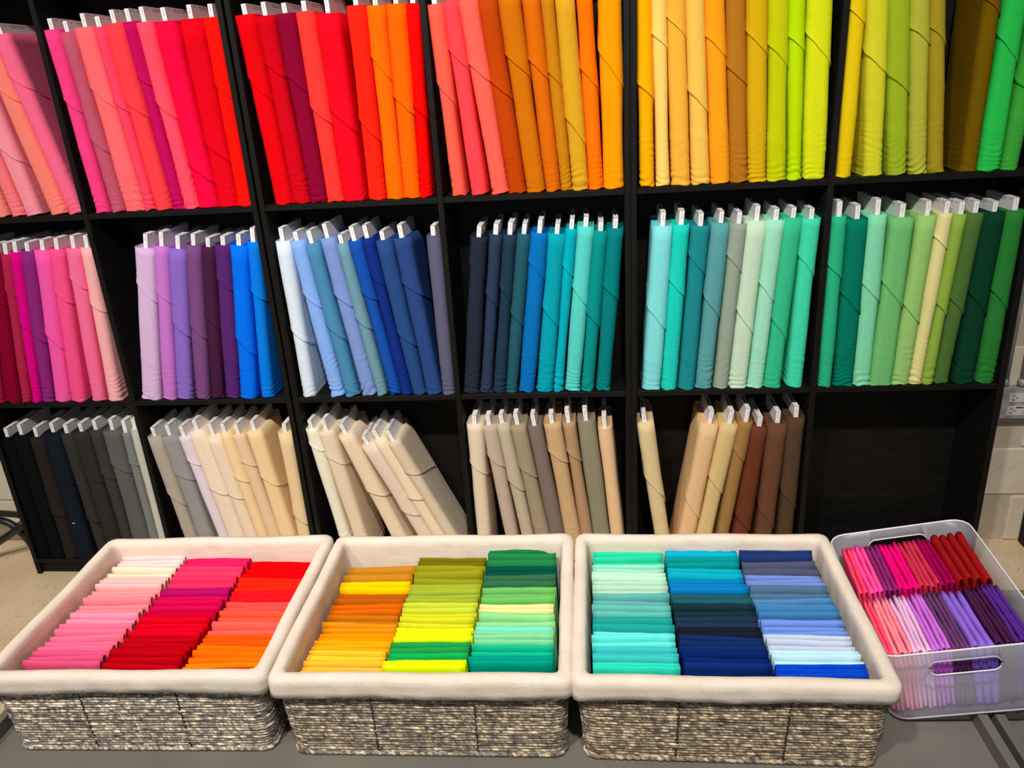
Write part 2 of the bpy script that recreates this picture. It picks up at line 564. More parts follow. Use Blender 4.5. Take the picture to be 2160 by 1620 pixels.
# ------------------------------------------------------------------ fabric bolts
# row, bay, x at the foot, lean, thickness, cloth height, colour, colour name, slanted end (left z, right z)
BOLTS = [
    (0, 0, 0.2964, -0.1344, 0.0522, 0.57, (255, 140, 128), 'peachy coral', None),
    (0, 0, 0.3574, -0.1512, 0.0502, 0.57, (255, 124, 128), 'salmon pink', None),
    (0, 0, 0.4171, -0.1375, 0.0619, 0.57, (255, 146, 162), 'light pink', (0.245, 0.171)),
    (0, 0, 0.5116, -0.1737, 0.0633, 0.5639, (255, 130, 116), 'salmon coral', (0.431, 0.36)),
    (0, 0, 0.5727, -0.1737, 0.0572, 0.5741, (255, 104, 140), 'bubblegum pink', (0.463, 0.398)),
    (0, 1, 0.6709, -0.0395, 0.0508, 0.5718, (255, 64, 136), 'hot pink', (0.371, 0.318)),
    (0, 1, 0.7278, -0.0537, 0.0478, 0.5622, (196, 86, 110), 'dusty rose', (0.247, 0.189)),
    (0, 1, 0.7884, -0.0576, 0.0697, 0.5717, (255, 106, 112), 'coral pink', (0.404, 0.323)),
    (0, 1, 0.8424, -0.0576, 0.0389, 0.5696, (255, 68, 98), 'watermelon red', (0.357, 0.31)),
    (0, 1, 0.8921, -0.0576, 0.0611, 0.5762, (255, 65, 72), 'bright coral red', (0.352, 0.292)),
    (0, 1, 0.9435, -0.0576, 0.0421, 0.5783, (200, 14, 94), 'deep magenta', (0.421, 0.386)),
    (0, 1, 0.9903, -0.0576, 0.0522, 0.5739, (255, 78, 102), 'strawberry pink', (0.346, 0.281)),
    (0, 1, 1.0503, -0.0453, 0.0685, 0.5717, (250, 10, 64), 'crimson', (0.146, 0.077)),
    (0, 1, 1.118, -0.0178, 0.0678, 0.5732, (230, 0, 28), 'true red', (0.206, 0.143)),
    (0, 1, 1.1782, -0.0001, 0.0535, 0.5732, (255, 20, 12), 'bright scarlet', (0.383, 0.327)),
    (0, 2, 1.3154, -0.0505, 0.0624, 0.5728, (230, 0, 18), 'cherry red', (0.402, 0.317)),
    (0, 2, 1.3757, -0.0472, 0.0591, 0.566, (208, 0, 24), 'deep red', (0.438, 0.381)),
    (0, 2, 1.4341, -0.0377, 0.0585, 0.569, (140, 0, 48), 'burgundy', (0.4, 0.336)),
    (0, 2, 1.491, -0.0273, 0.0563, 0.5703, (255, 58, 52), 'tomato red', (0.299, 0.239)),
    (0, 2, 1.5551, -0.0156, 0.0729, 0.5599, (242, 10, 32), 'wide ruby red', (0.289, 0.214)),
    (0, 2, 1.6328, 0.0079, 0.0569, 0.5761, (255, 36, 20), 'vermilion', (0.253, 0.182)),
    (0, 2, 1.6932, 0.007, 0.0564, 0.5722, (255, 106, 0), 'vivid orange', (0.436, 0.358)),
    (0, 2, 1.7489, 0.0207, 0.0561, 0.572, (255, 100, 0), 'bright orange', (0.313, 0.254)),
    (0, 2, 1.7964, 0.0286, 0.0393, 0.5702, (255, 6, 0), 'fire red', (0.283, 0.24)),
    (0, 3, 1.9052, -0.0476, 0.0457, 0.564, (255, 95, 76), 'light coral', (0.346, 0.278)),
    (0, 3, 1.9723, -0.0809, 0.0512, 0.572, (255, 69, 76), 'rose coral', (0.441, 0.373)),
    (0, 3, 2.0414, -0.108, 0.0562, 0.572, (255, 98, 82), 'soft coral', (0.4, 0.33)),
    (0, 3, 2.0975, -0.1074, 0.0564, 0.572, (190, 66, 8), 'dark rust', (0.346, 0.279)),
    (0, 3, 2.1565, -0.0975, 0.0618, 0.572, (206, 110, 10), 'caramel orange', (0.416, 0.341)),
    (0, 3, 2.2121, -0.0804, 0.0499, 0.572, (218, 105, 10), 'burnt orange', (0.398, 0.329)),
    (0, 3, 2.2549, -0.0719, 0.0364, 0.572, (200, 128, 18), 'golden brown', (0.363, 0.306)),
    (0, 3, 2.3, -0.0607, 0.0545, 0.572, (217, 162, 34), 'mustard yellow', (0.227, 0.133)),
    (0, 3, 2.3495, -0.0446, 0.0453, 0.572, (255, 118, 0), 'pumpkin orange', (0.361, 0.3)),
    (0, 3, 2.4044, -0.0111, 0.0655, 0.572, (255, 156, 6), 'tangerine yellow', (0.406, 0.3)),
    (0, 4, 2.5099, -0.0189, 0.0432, 0.572, (255, 176, 0), 'amber yellow', (0.308, 0.259)),
    (0, 4, 2.5607, -0.035, 0.041, 0.572, (255, 212, 110), 'pale butter yellow', (0.446, 0.396)),
    (0, 4, 2.6159, -0.0481, 0.0554, 0.572, (242, 180, 60), 'golden yellow', (0.489, 0.423)),
    (0, 4, 2.6771, -0.0604, 0.0537, 0.572, (245, 195, 84), 'light gold', (0.279, 0.211)),
    (0, 4, 2.7371, -0.069, 0.0572, 0.572, (255, 162, 26), 'marigold orange', (0.431, 0.36)),
    (0, 4, 2.7936, -0.0621, 0.0543, 0.572, (182, 117, 30), 'toffee brown', (0.343, 0.277)),
    (0, 4, 2.8489, -0.0513, 0.0573, 0.572, (221, 176, 18), 'deep yellow', (0.432, 0.36)),
    (0, 4, 2.9077, -0.0464, 0.0559, 0.572, (200, 207, 12), 'chartreuse', (0.395, 0.325)),
    (0, 4, 2.9628, -0.0544, 0.0415, 0.572, (194, 230, 0), 'neon lime', (0.411, 0.366)),
    (0, 4, 3.0219, -0.0416, 0.0671, 0.572, (224, 230, 26), 'lemon lime', (0.414, 0.327)),
    (0, 5, 3.1099, -0.0099, 0.0469, 0.572, (240, 206, 20), 'bright yellow', (0.477, 0.426)),
    (0, 5, 3.1975, -0.0736, 0.0564, 0.572, (218, 214, 46), 'citron yellow', (0.351, 0.285)),
    (0, 5, 3.2677, -0.0982, 0.0563, 0.572, (162, 184, 36), 'moss green', (0.291, 0.229)),
    (0, 5, 3.3277, -0.1096, 0.051, 0.572, (183, 184, 60), 'olive yellow', (0.418, 0.359)),
    (0, 5, 3.3802, -0.1184, 0.0442, 0.572, (168, 148, 36), 'khaki', (0.418, 0.36)),
    (0, 5, 3.4761, -0.0042, 0.048, 0.572, (116, 88, 0), 'dark olive brown', (0.479, 0.428)),
    (0, 5, 3.5324, 0.0072, 0.0614, 0.572, (44, 198, 80), 'bright green', (0.371, 0.296)),
    (0, 5, 3.5907, 0.0243, 0.0473, 0.572, (62, 168, 60), 'medium green', (0.247, 0.198)),
    (1, 0, 0.0521, 0.1894, 0.0505, 0.5729, (176, 32, 60), 'brick red', None),
    (1, 0, 0.1174, 0.179, 0.0624, 0.5718, (138, 0, 46), 'dark wine red', (0.424, 0.38)),
    (1, 0, 0.1776, 0.1641, 0.0366, 0.5721, (182, 38, 78), 'raspberry red', (0.448, 0.412)),
    (1, 0, 0.2203, 0.1561, 0.0394, 0.5775, (224, 0, 138), 'vivid magenta', (0.319, 0.282)),
    (1, 0, 0.2657, 0.1524, 0.0465, 0.578, (142, 42, 124), 'plum purple', (0.274, 0.235)),
    (1, 0, 0.3232, 0.1439, 0.0585, 0.5773, (255, 90, 174), 'candy pink', (0.275, 0.207)),
    (1, 0, 0.3878, 0.1314, 0.0561, 0.5784, (255, 84, 144), 'wide rose pink', (0.429, 0.381)),
    (1, 0, 0.4698, 0.0997, 0.0526, 0.5772, (255, 112, 158), 'medium pink', (0.477, 0.429)),
    (1, 0, 0.5353, 0.0738, 0.0487, 0.5768, (255, 178, 178), 'pale blush pink', (0.383, 0.34)),
    (1, 1, 0.6796, 0.1912, 0.0709, 0.5722, (218, 184, 222), 'pale lavender', (0.453, 0.379)),
    (1, 1, 0.7532, 0.172, 0.0517, 0.5765, (200, 120, 206), 'orchid', (0.42, 0.371)),
    (1, 1, 0.8117, 0.1694, 0.0607, 0.5651, (140, 106, 198), 'medium violet', (0.299, 0.242)),
    (1, 1, 0.8809, 0.1504, 0.0542, 0.5738, (122, 74, 128), 'dusty plum', (0.287, 0.233)),
    (1, 1, 0.9372, 0.1416, 0.0475, 0.5643, (70, 32, 63), 'dark aubergine', (0.319, 0.267)),
    (1, 1, 0.997, 0.1293, 0.0572, 0.5676, (86, 40, 110), 'deep purple', (0.454, 0.404)),
    (1, 1, 1.0612, 0.1205, 0.0604, 0.5642, (0, 112, 242), 'vivid blue', (0.235, 0.167)),
    (1, 1, 1.1307, 0.0908, 0.0443, 0.573, (10, 124, 232), 'azure blue', (0.403, 0.364)),
    (1, 2, 1.2903, -0.0097, 0.0491, 0.5686, (220, 232, 242), 'icy white', (0.256, 0.203)),
    (1, 2, 1.3991, -0.111, 0.0524, 0.5716, (132, 174, 238), 'sky blue', (0.394, 0.323)),
    (1, 2, 1.4543, -0.1186, 0.0495, 0.5607, (74, 136, 176), 'steel blue', (0.28, 0.207)),
    (1, 2, 1.5177, -0.1312, 0.0539, 0.5765, (124, 148, 206), 'periwinkle blue', (0.386, 0.323)),
    (1, 2, 1.5643, -0.1313, 0.0393, 0.5573, (110, 152, 168), 'grey teal', (0.297, 0.245)),
    (1, 2, 1.6128, -0.1374, 0.0441, 0.5637, (24, 80, 172), 'cobalt blue', (0.391, 0.346)),
    (1, 2, 1.6554, -0.1285, 0.0407, 0.5714, (20, 46, 128), 'dark royal blue', (0.45, 0.398)),
    (1, 2, 1.7012, -0.1199, 0.0512, 0.5618, (40, 74, 130), 'denim navy', (0.237, 0.178)),
    (1, 2, 1.7558, -0.1026, 0.0583, 0.5647, (44, 70, 130), 'wide indigo blue', (0.418, 0.359)),
    (1, 2, 1.8094, -0.003, 0.0495, 0.5675, (94, 92, 116), 'slate purple grey', None),
    (1, 3, 1.8911, 0.1215, 0.0549, 0.5583, (38, 42, 58), 'blackish navy', (0.474, 0.409)),
    (1, 3, 1.9443, 0.1273, 0.0405, 0.5649, (44, 58, 82), 'dark slate blue', (0.364, 0.318)),
    (1, 3, 1.9912, 0.1283, 0.0424, 0.563, (33, 56, 74), 'dark ink blue', (0.386, 0.332)),
    (1, 3, 2.0352, 0.1331, 0.0417, 0.5635, (36, 88, 102), 'dark teal', (0.293, 0.244)),
    (1, 3, 2.0894, 0.1275, 0.0548, 0.5631, (10, 112, 186), 'cerulean blue', (0.474, 0.409)),
    (1, 3, 2.1536, 0.1166, 0.0559, 0.5578, (8, 160, 176), 'wide peacock teal', (0.305, 0.239)),
    (1, 3, 2.2013, 0.1138, 0.0333, 0.5725, (6, 174, 192), 'bright cyan', (0.453, 0.41)),
    (1, 3, 2.252, 0.1062, 0.0523, 0.5763, (88, 208, 198), 'light aqua', (0.373, 0.304)),
    (1, 3, 2.3049, 0.0997, 0.044, 0.5613, (10, 143, 138), 'jade teal', (0.283, 0.232)),
    (1, 3, 2.3599, 0.0856, 0.0503, 0.5669, (0, 126, 126), 'deep teal', (0.377, 0.324)),
    (1, 4, 2.5267, 0.0593, 0.0614, 0.5664, (128, 222, 222), 'pale turquoise', (0.295, 0.217)),
    (1, 4, 2.5871, 0.0567, 0.052, 0.5679, (30, 208, 190), 'bright turquoise', (0.389, 0.328)),
    (1, 4, 2.6471, 0.0596, 0.0559, 0.5613, (30, 138, 144), 'medium teal', (0.467, 0.399)),
    (1, 4, 2.7045, 0.0698, 0.0556, 0.5692, (90, 160, 162), 'dusty aqua', (0.325, 0.252)),
    (1, 4, 2.7633, 0.0653, 0.0498, 0.5646, (152, 166, 148), 'sage grey', (0.465, 0.403)),
    (1, 4, 2.8195, 0.0641, 0.0604, 0.5703, (200, 226, 198), 'pale mint cream', (0.273, 0.191)),
    (1, 4, 2.879, 0.0616, 0.0525, 0.5717, (160, 228, 196), 'pale mint', (0.365, 0.301)),
    (1, 4, 2.9361, 0.057, 0.0556, 0.5753, (56, 192, 140), 'spring green', (0.241, 0.169)),
    (1, 4, 3.0093, 0.0257, 0.0538, 0.5701, (68, 220, 176), 'bright mint', (0.452, 0.384)),
    (1, 5, 3.1101, -0.0051, 0.0459, 0.5734, (44, 184, 132), 'sea green', (0.423, 0.37)),
    (1, 5, 3.1716, -0.0119, 0.0625, 0.5626, (0, 122, 98), 'dark emerald', (0.326, 0.248)),
    (1, 5, 3.2309, -0.0087, 0.0571, 0.5724, (134, 222, 176), 'seafoam green', (0.356, 0.287)),
    (1, 5, 3.294, 0.013, 0.0701, 0.5608, (116, 194, 118), 'wide apple green', (0.354, 0.267)),
    (1, 5, 3.3564, 0.0319, 0.0556, 0.5642, (156, 204, 116), 'light leaf green', (0.276, 0.208)),
    (1, 5, 3.4041, 0.0419, 0.0407, 0.5682, (234, 223, 152), 'pale yellow', (0.496, 0.454)),
    (1, 5, 3.4421, 0.0508, 0.0363, 0.5646, (143, 178, 68), 'avocado green', (0.277, 0.237)),
    (1, 5, 3.4868, 0.0503, 0.0495, 0.5666, (79, 114, 54), 'fern green', (0.296, 0.238)),
    (1, 5, 3.5567, 0.0279, 0.064, 0.5676, (14, 62, 40), 'dark forest green', (0.31, 0.232)),
    (1, 5, 3.6272, 0.0094, 0.0569, 0.5687, (44, 128, 54), 'kelly green', (0.315, 0.248)),
    (2, 0, 0.0465, 0.0, 0.053, 0.5504, (16, 16, 19), 'jet black', None),
    (2, 0, 0.1042, 0.0032, 0.0633, 0.5573, (18, 19, 21), 'soft black', (0.458, 0.419)),
    (2, 0, 0.1639, 0.0062, 0.0569, 0.5488, (42, 36, 35), 'charcoal brown', (0.218, 0.191)),
    (2, 0, 0.2273, 0.021, 0.0708, 0.5651, (25, 31, 40), 'dark navy', (0.378, 0.339)),
    (2, 0, 0.3102, -0.0176, 0.0482, 0.5637, (54, 52, 49), 'charcoal grey', (0.193, 0.161)),
    (2, 0, 0.37, -0.0192, 0.0668, 0.568, (51, 47, 44), 'dark charcoal', (0.384, 0.344)),
    (2, 0, 0.4284, -0.0139, 0.0509, 0.5744, (64, 59, 56), 'graphite', (0.395, 0.356)),
    (2, 0, 0.4899, -0.01, 0.0731, 0.5709, (94, 96, 92), 'medium grey', (0.441, 0.386)),
    (2, 0, 0.5442, -0.0052, 0.0365, 0.5625, (126, 128, 123), 'ash grey', (0.44, 0.416)),
    (2, 0, 0.582, 0.0, 0.04, 0.5764, (202, 198, 188), 'light silver grey', None),
    (2, 1, 0.7126, -0.108, 0.0553, 0.5468, (178, 167, 152), 'taupe', (0.316, 0.236)),
    (2, 1, 0.7774, -0.1161, 0.0651, 0.5497, (154, 151, 147), 'cool grey', (0.403, 0.351)),
    (2, 1, 0.8515, -0.1492, 0.0445, 0.5466, (232, 217, 227), 'pale lilac', (0.455, 0.416)),
    (2, 1, 0.9078, -0.1479, 0.0672, 0.5676, (245, 225, 200), 'wide cream', (0.33, 0.279)),
    (2, 1, 0.9683, -0.1478, 0.0528, 0.5486, (243, 221, 196), 'light cream', (0.304, 0.262)),
    (2, 1, 1.017, -0.1418, 0.044, 0.5623, (247, 217, 166), 'vanilla', (0.381, 0.339)),
    (2, 1, 1.064, -0.1418, 0.0496, 0.55, (233, 204, 166), 'light tan', (0.446, 0.408)),
    (2, 1, 1.12, -0.1203, 0.0619, 0.5656, (244, 212, 160), 'wide buttercream', (0.38, 0.321)),
    (2, 1, 1.1779, -0.0099, 0.0541, 0.5538, (236, 207, 159), 'pale straw', (0.209, 0.15)),
    (2, 2, 1.3506, -0.1309, 0.0464, 0.569, (244, 237, 214), 'ivory', (0.514, 0.469)),
    (2, 2, 1.4187, -0.1566, 0.0598, 0.5612, (233, 214, 184), 'ecru', (0.472, 0.412)),
    (2, 2, 1.5876, -0.3339, 0.0593, 0.567, (237, 214, 184), 'light beige', (0.329, 0.275)),
    (2, 2, 1.7041, -0.4194, 0.0521, 0.5426, (231, 210, 189), 'pinkish beige', (0.247, 0.188)),
    (2, 2, 1.7579, -0.4195, 0.0459, 0.5676, (241, 220, 190), 'pale almond', (0.308, 0.266)),
    (2, 2, 1.8084, -0.4194, 0.047, 0.5552, (222, 203, 175), 'wide oatmeal', (0.427, 0.389)),
    (2, 3, 1.8927, 0.0001, 0.0553, 0.5755, (231, 212, 186), 'natural beige', (0.42, 0.365)),
    (2, 3, 2.0108, -0.115, 0.0498, 0.5712, (195, 176, 157), 'mushroom', (0.451, 0.391)),
    (2, 3, 2.076, -0.1431, 0.0475, 0.5797, (193, 181, 155), 'stone beige', (0.352, 0.291)),
    (2, 3, 2.134, -0.1486, 0.0564, 0.5741, (163, 149, 121), 'khaki taupe', (0.408, 0.349)),
    (2, 3, 2.1902, -0.142, 0.0556, 0.5674, (129, 114, 104), 'grey brown', None),
    (2, 3, 2.2479, -0.1276, 0.0596, 0.5766, (206, 171, 127), 'camel tan', (0.469, 0.408)),
    (2, 3, 2.2996, -0.1141, 0.0438, 0.5761, (182, 146, 110), 'light brown', (0.465, 0.414)),
    (2, 3, 2.3537, -0.0979, 0.0648, 0.5788, (146, 140, 114), 'olive grey', None),
    (2, 3, 2.4115, -0.0873, 0.0511, 0.552, (237, 197, 151), 'peach beige', None),
    (2, 4, 2.5833, -0.1372, 0.0565, 0.5769, (226, 203, 154), 'sand', (0.358, 0.263)),
    (2, 4, 2.6465, 0.1533, 0.0615, 0.5647, (236, 195, 145), 'wide apricot beige', (0.253, 0.175)),
    (2, 4, 2.7093, 0.1629, 0.059, 0.5649, (222, 194, 135), 'wheat', (0.345, 0.283)),
    (2, 4, 2.7785, 0.1341, 0.0455, 0.5703, (162, 124, 72), 'ochre brown', (0.462, 0.414)),
    (2, 4, 2.8498, 0.0997, 0.0576, 0.549, (110, 59, 38), 'chestnut brown', (0.181, 0.122)),
    (2, 4, 2.9385, 0.0494, 0.0628, 0.5564, (110, 72, 52), 'cocoa brown', (0.216, 0.132)),
    (2, 4, 3.0177, 0.0145, 0.0567, 0.5801, (87, 67, 49), 'dark brown', (0.288, 0.216)),
]


ORD = ['first', 'second', 'third', 'fourth', 'fifth', 'sixth', 'seventh', 'eighth', 'ninth', 'tenth']
ROWN = {0: 'top shelf', 1: 'middle shelf', 2: 'bottom shelf'}
COLN = ['leftmost bay', 'second bay from left', 'third bay from left', 'third bay from right', 'second bay from right', 'rightmost bay']
FD = 0.212      # depth of a wrapped bolt


def section(th, d, r):
    """closed outline of a bolt, x across, y into the shelf, starting at the middle of the back; front nose at y=0"""
    h = th / 2
    pts = []

    def arc(cx, cy, a0, a1, n):
        for k in range(n + 1):
            a = a0 + (a1 - a0) * k / n
            pts.append((cx + r * math.cos(a), cy + r * math.sin(a)))
    pts.append((0, d))
    arc(-h + r, d - r, PI / 2, PI, 3)
    for f in (0.33, 0.66):
        pts.append((-h, d - r + (2 * r - d) * f))
    arc(-h + r, r, PI, 1.5 * PI, 6)
    if h - r > 0.004:
        pts.append((0, 0))
    arc(h - r, r, 1.5 * PI, 2 * PI, 6)
    for f in (0.33, 0.66):
        pts.append((h, r + (d - 2 * r) * f))
    arc(h - r, d - r, 0, PI / 2, 3)
    P = np.array(pts)
    Tn = np.roll(P, -1, 0) - np.roll(P, 1, 0)
    Tn /= np.linalg.norm(Tn, axis=1)[:, None] + 1e-9
    N = np.stack([Tn[:, 1], -Tn[:, 0]], -1)
    seg = np.linalg.norm(np.diff(P, axis=0), axis=1)
    s = np.r_[0, np.cumsum(seg)]
    mid = np.interp(0.5, [0, 1], [0, s[-1] + np.linalg.norm(P[0] - P[-1])])
    return P, N, s - mid


def make_bolt(i, r, c, xb, lean, th, H, rgb, cname, fold, idx):
    rng = random.Random(1000 + i)
    label = f'{cname} fabric bolt, {ORD[idx]} from left, {ROWN[r]}, {COLN[c]}'
    t = thing('fabric_bolt', label, 'fabric bolt', group=f'fabric bolts on the {ROWN[r]}, {COLN[c]}')
    lift = abs(math.sin(lean)) * th / 2 * 0.55 + 0.0012
    t.location = (xb, rng.uniform(0.003, 0.010), SHELF[r] + lift)
    t.rotation_euler = (0, lean, rng.uniform(-0.02, 0.02))
    col = lin(rgb)
    col = tuple(min(0.97, max(0.002, q * ALB)) for q in col)
    P, N, S = section(th, FD, min(th / 2 - 0.0005, 0.021))
    ph = [rng.uniform(0, 6.28) for _ in range(9)]
    amp = rng.choice([0.0014, 0.0022, 0.0030, 0.0040])
    zf = rng.uniform(0.04, 0.09)
    lam = rng.uniform(0.015, 0.024)

    def disp(s, z):
        e = np.exp(-z / zf)
        q = PI * z / lam + ph[0] + 2.0 * np.sin(s * 30 + ph[1]) + 1.0 * np.sin(s * 71 + ph[2] + z * 30) + 0.8 * np.sin(z * 70 + ph[5])
        w = 2 * np.abs(np.sin(q)) - 1.3
        m = 0.55 + 0.45 * np.sin(s * 33 + ph[3] + z * 40)
        big = 0.0010 * np.sin(z * 8 + ph[4]) + 0.0007 * np.sin(z * 19 + s * 9 + ph[5])
        crease = 0.0009 * np.exp(-((z - 0.2 - 0.1 * math.sin(ph[6]) + s * 0.4) / 0.012) ** 2)
        return amp * e * w * m + big + crease
    zr = np.r_[np.arange(0, 0.16, 0.0036), np.arange(0.16, 0.26, 0.011), np.linspace(0.26, H, 9)]
    n = len(P)
    z = zr[:, None] * np.ones(n)[None]
    d = disp(S[None], z)
    d[-1] *= 0.4
    hem = np.exp(-zr / 0.004)[:, None]
    d = d + 0.0016 * hem * (1 + np.sin(S * 90 + ph[7]))[None]
    z = z + hem * (0.0014 * np.sin(S * 70 + ph[8]) + 0.0016 * np.sin(S * 170 + ph[3]))[None]
    X = P[None, :, 0] + N[None, :, 0] * d
    Y = P[None, :, 1] + N[None, :, 1] * d
    V = np.stack([X, Y, z], -1).reshape(-1, 3)
    m = len(zr)
    F = [(a * n + j, a * n + (j + 1) % n, (a + 1) * n + (j + 1) % n, (a + 1) * n + j) for a in range(m - 1) for j in range(n)]
    F.append(tuple(range(n))[::-1])
    nsmooth = len(F)
    # rolled layers seen on the top: concentric loops stepping up and down
    tb = rng.uniform(0.0145, 0.0175)
    rings = max(3, int((th - tb) / 2 / 0.0032))
    last = V[(m - 1) * n:(m) * n].copy()
    V = [V]
    base = m * n
    prev = None
    yc = FD / 2
    for k in range(rings + 1):
        f = k / rings
        sx = 1 - f * (1 - tb / th)
        sy = 1 - f * (1 - tb / th) * th / FD
        ring = last.copy()
        ring[:, 0] *= sx
        ring[:, 1] = yc + (ring[:, 1] - yc) * sy
        ring[:, 2] = H - (0 if k == 0 else (0.0030 if k % 2 else 0.0004) + rng.uniform(0, 0.0022))
        V.append(ring)
        st = base + k * n
        if k:
            F += [(st - n + j, st - n + (j + 1) % n, st + (j + 1) % n, st + j) for j in range(n)]
    F.append(tuple(base + rings * n + j for j in range(n)))
    V = np.concatenate(V)
    mesh_obj('fabric_roll', V, F, FABRIC, t, True, flat_from=nsmooth, color=col)
    # cardboard core standing proud of the roll
    pr = rng.uniform(0.029, 0.050)
    yf = th * 0.30
    D2 = FD - 2 * yf
    hb = tb / 2
    zt, zb = H + pr, H - 0.03
    vs, uv, fs = [], [], []

    def quad(pts, uvs):
        k = len(vs)
        vs.extend(pts)
        uv.extend(uvs)
        fs.append((k, k + 1, k + 2, k + 3))
    hgt = zt - zb
    for sx in (1, -1):
        q = [(sx * hb, yf, zb), (sx * hb, yf + D2, zb), (sx * hb, yf + D2, zt), (sx * hb, yf, zt)]
        uq = [(0, hgt), (D2, hgt), (D2, 0), (0, 0)]
        if sx < 0:
            q, uq = q[::-1], uq[::-1]
        quad(q, uq)
    quad([(-hb, yf, zb), (hb, yf, zb), (hb, yf, zt), (-hb, yf, zt)], [(10 - hb, hgt), (10 + hb, hgt), (10 + hb, 0), (10 - hb, 0)])
    quad([(hb, yf + D2, zb), (-hb, yf + D2, zb), (-hb, yf + D2, zt), (hb, yf + D2, zt)], [(0, hgt), (0, hgt), (0, 0), (0, 0)])
    quad([(-hb, yf, zt), (hb, yf, zt), (hb, yf + D2, zt), (-hb, yf + D2, zt)], [(20, 0), (20, tb), (20 + D2, tb), (20 + D2, 0)])
    me_core = mesh_obj('cardboard_core', vs, fs, CARD, t, False, uv=uv)
    # the loose end of the cloth, folded to a slant
    if fold:
        zl, zr2 = fold
        h = th / 2
        slope = max(0.2, (zl - zr2) / th)
        reach = h + 0.07
        cols = []
        sn = np.r_[np.linspace(-reach, h + 0.02, 20), np.linspace(h + 0.03, h + 0.165, 9)]
        for s_ in sn:
            x = np.interp(s_, S, P[:, 0])
            y = np.interp(s_, S, P[:, 1])
            nx = np.interp(s_, S, N[:, 0])
            ny = np.interp(s_, S, N[:, 1])
            q = math.hypot(nx, ny) or 1
            xe = max(-h, min(h, x))
            over = abs(s_) - min(abs(s_), h)
            zlow = (zl + zr2) / 2 - slope * xe
            if x < 0:
                zlow += slope * max(0, y - 0.012) * 0.7
            else:
                zlow -= slope * max(0, y - 0.012) * 0.42
            zlow = max(0.02, min(H - 0.01, zlow)) + 0.0012 * math.sin(s_ * 120 + ph[2])
            cols.append((s_, x, y, nx / q, ny / q, zlow))
        vs, fs = [], []
        rows = [(0.0, 0.0002), (0.0, 0.0050), (0.02, 0.0042), (0.07, 0.0030), (0.3, 0.0022), (0.6, 0.0022), (0.85, 0.0022), (1.0, 0.0018), (1.0, 0.0)]
        for (f, off) in rows:
            for (s_, x, y, nx, ny, zl_) in cols:
                zz = zl_ + (H + 0.0008 - zl_) * f
                dd = float(disp(np.array(s_), np.array(zz))) + off
                vs.append((x + nx * dd, y + ny * dd, zz))
        k = len(cols)
        for a in range(len(rows) - 1):
            for j in range(k - 1):
                fs.append((a * k + j, a * k + j + 1, (a + 1) * k + j + 1, (a + 1) * k + j))
        mesh_obj('folded_end', vs, fs, FABRIC, t, True, color=col)
    return t


ALB = 1.0
seen = {}
for i, b in enumerate(BOLTS):
    key = b[:2]
    seen[key] = seen.get(key, -1) + 1
    t = make_bolt(i, *b, seen[key])
    if b[7] == 'dark navy':
        bx = box('white_thread_tack', (-0.010, -0.0015, 0.168), (0.002, 0.001, 0.1705), STAPLE, t, 0)

# ------------------------------------------------------------------ rope baskets
BW, BD, BH = 0.506, 0.432, 0.172
BASKETS = {
    'left': ((1.503, -1.340), 0.030, (0.96, 0.93, 0.90)),
    'middle': ((2.026, -1.333), 0.020, (0.84, 0.78, 0.70)),
    'right': ((2.5435, -1.329), 0.0, (0.80, 0.72, 0.62)),
}


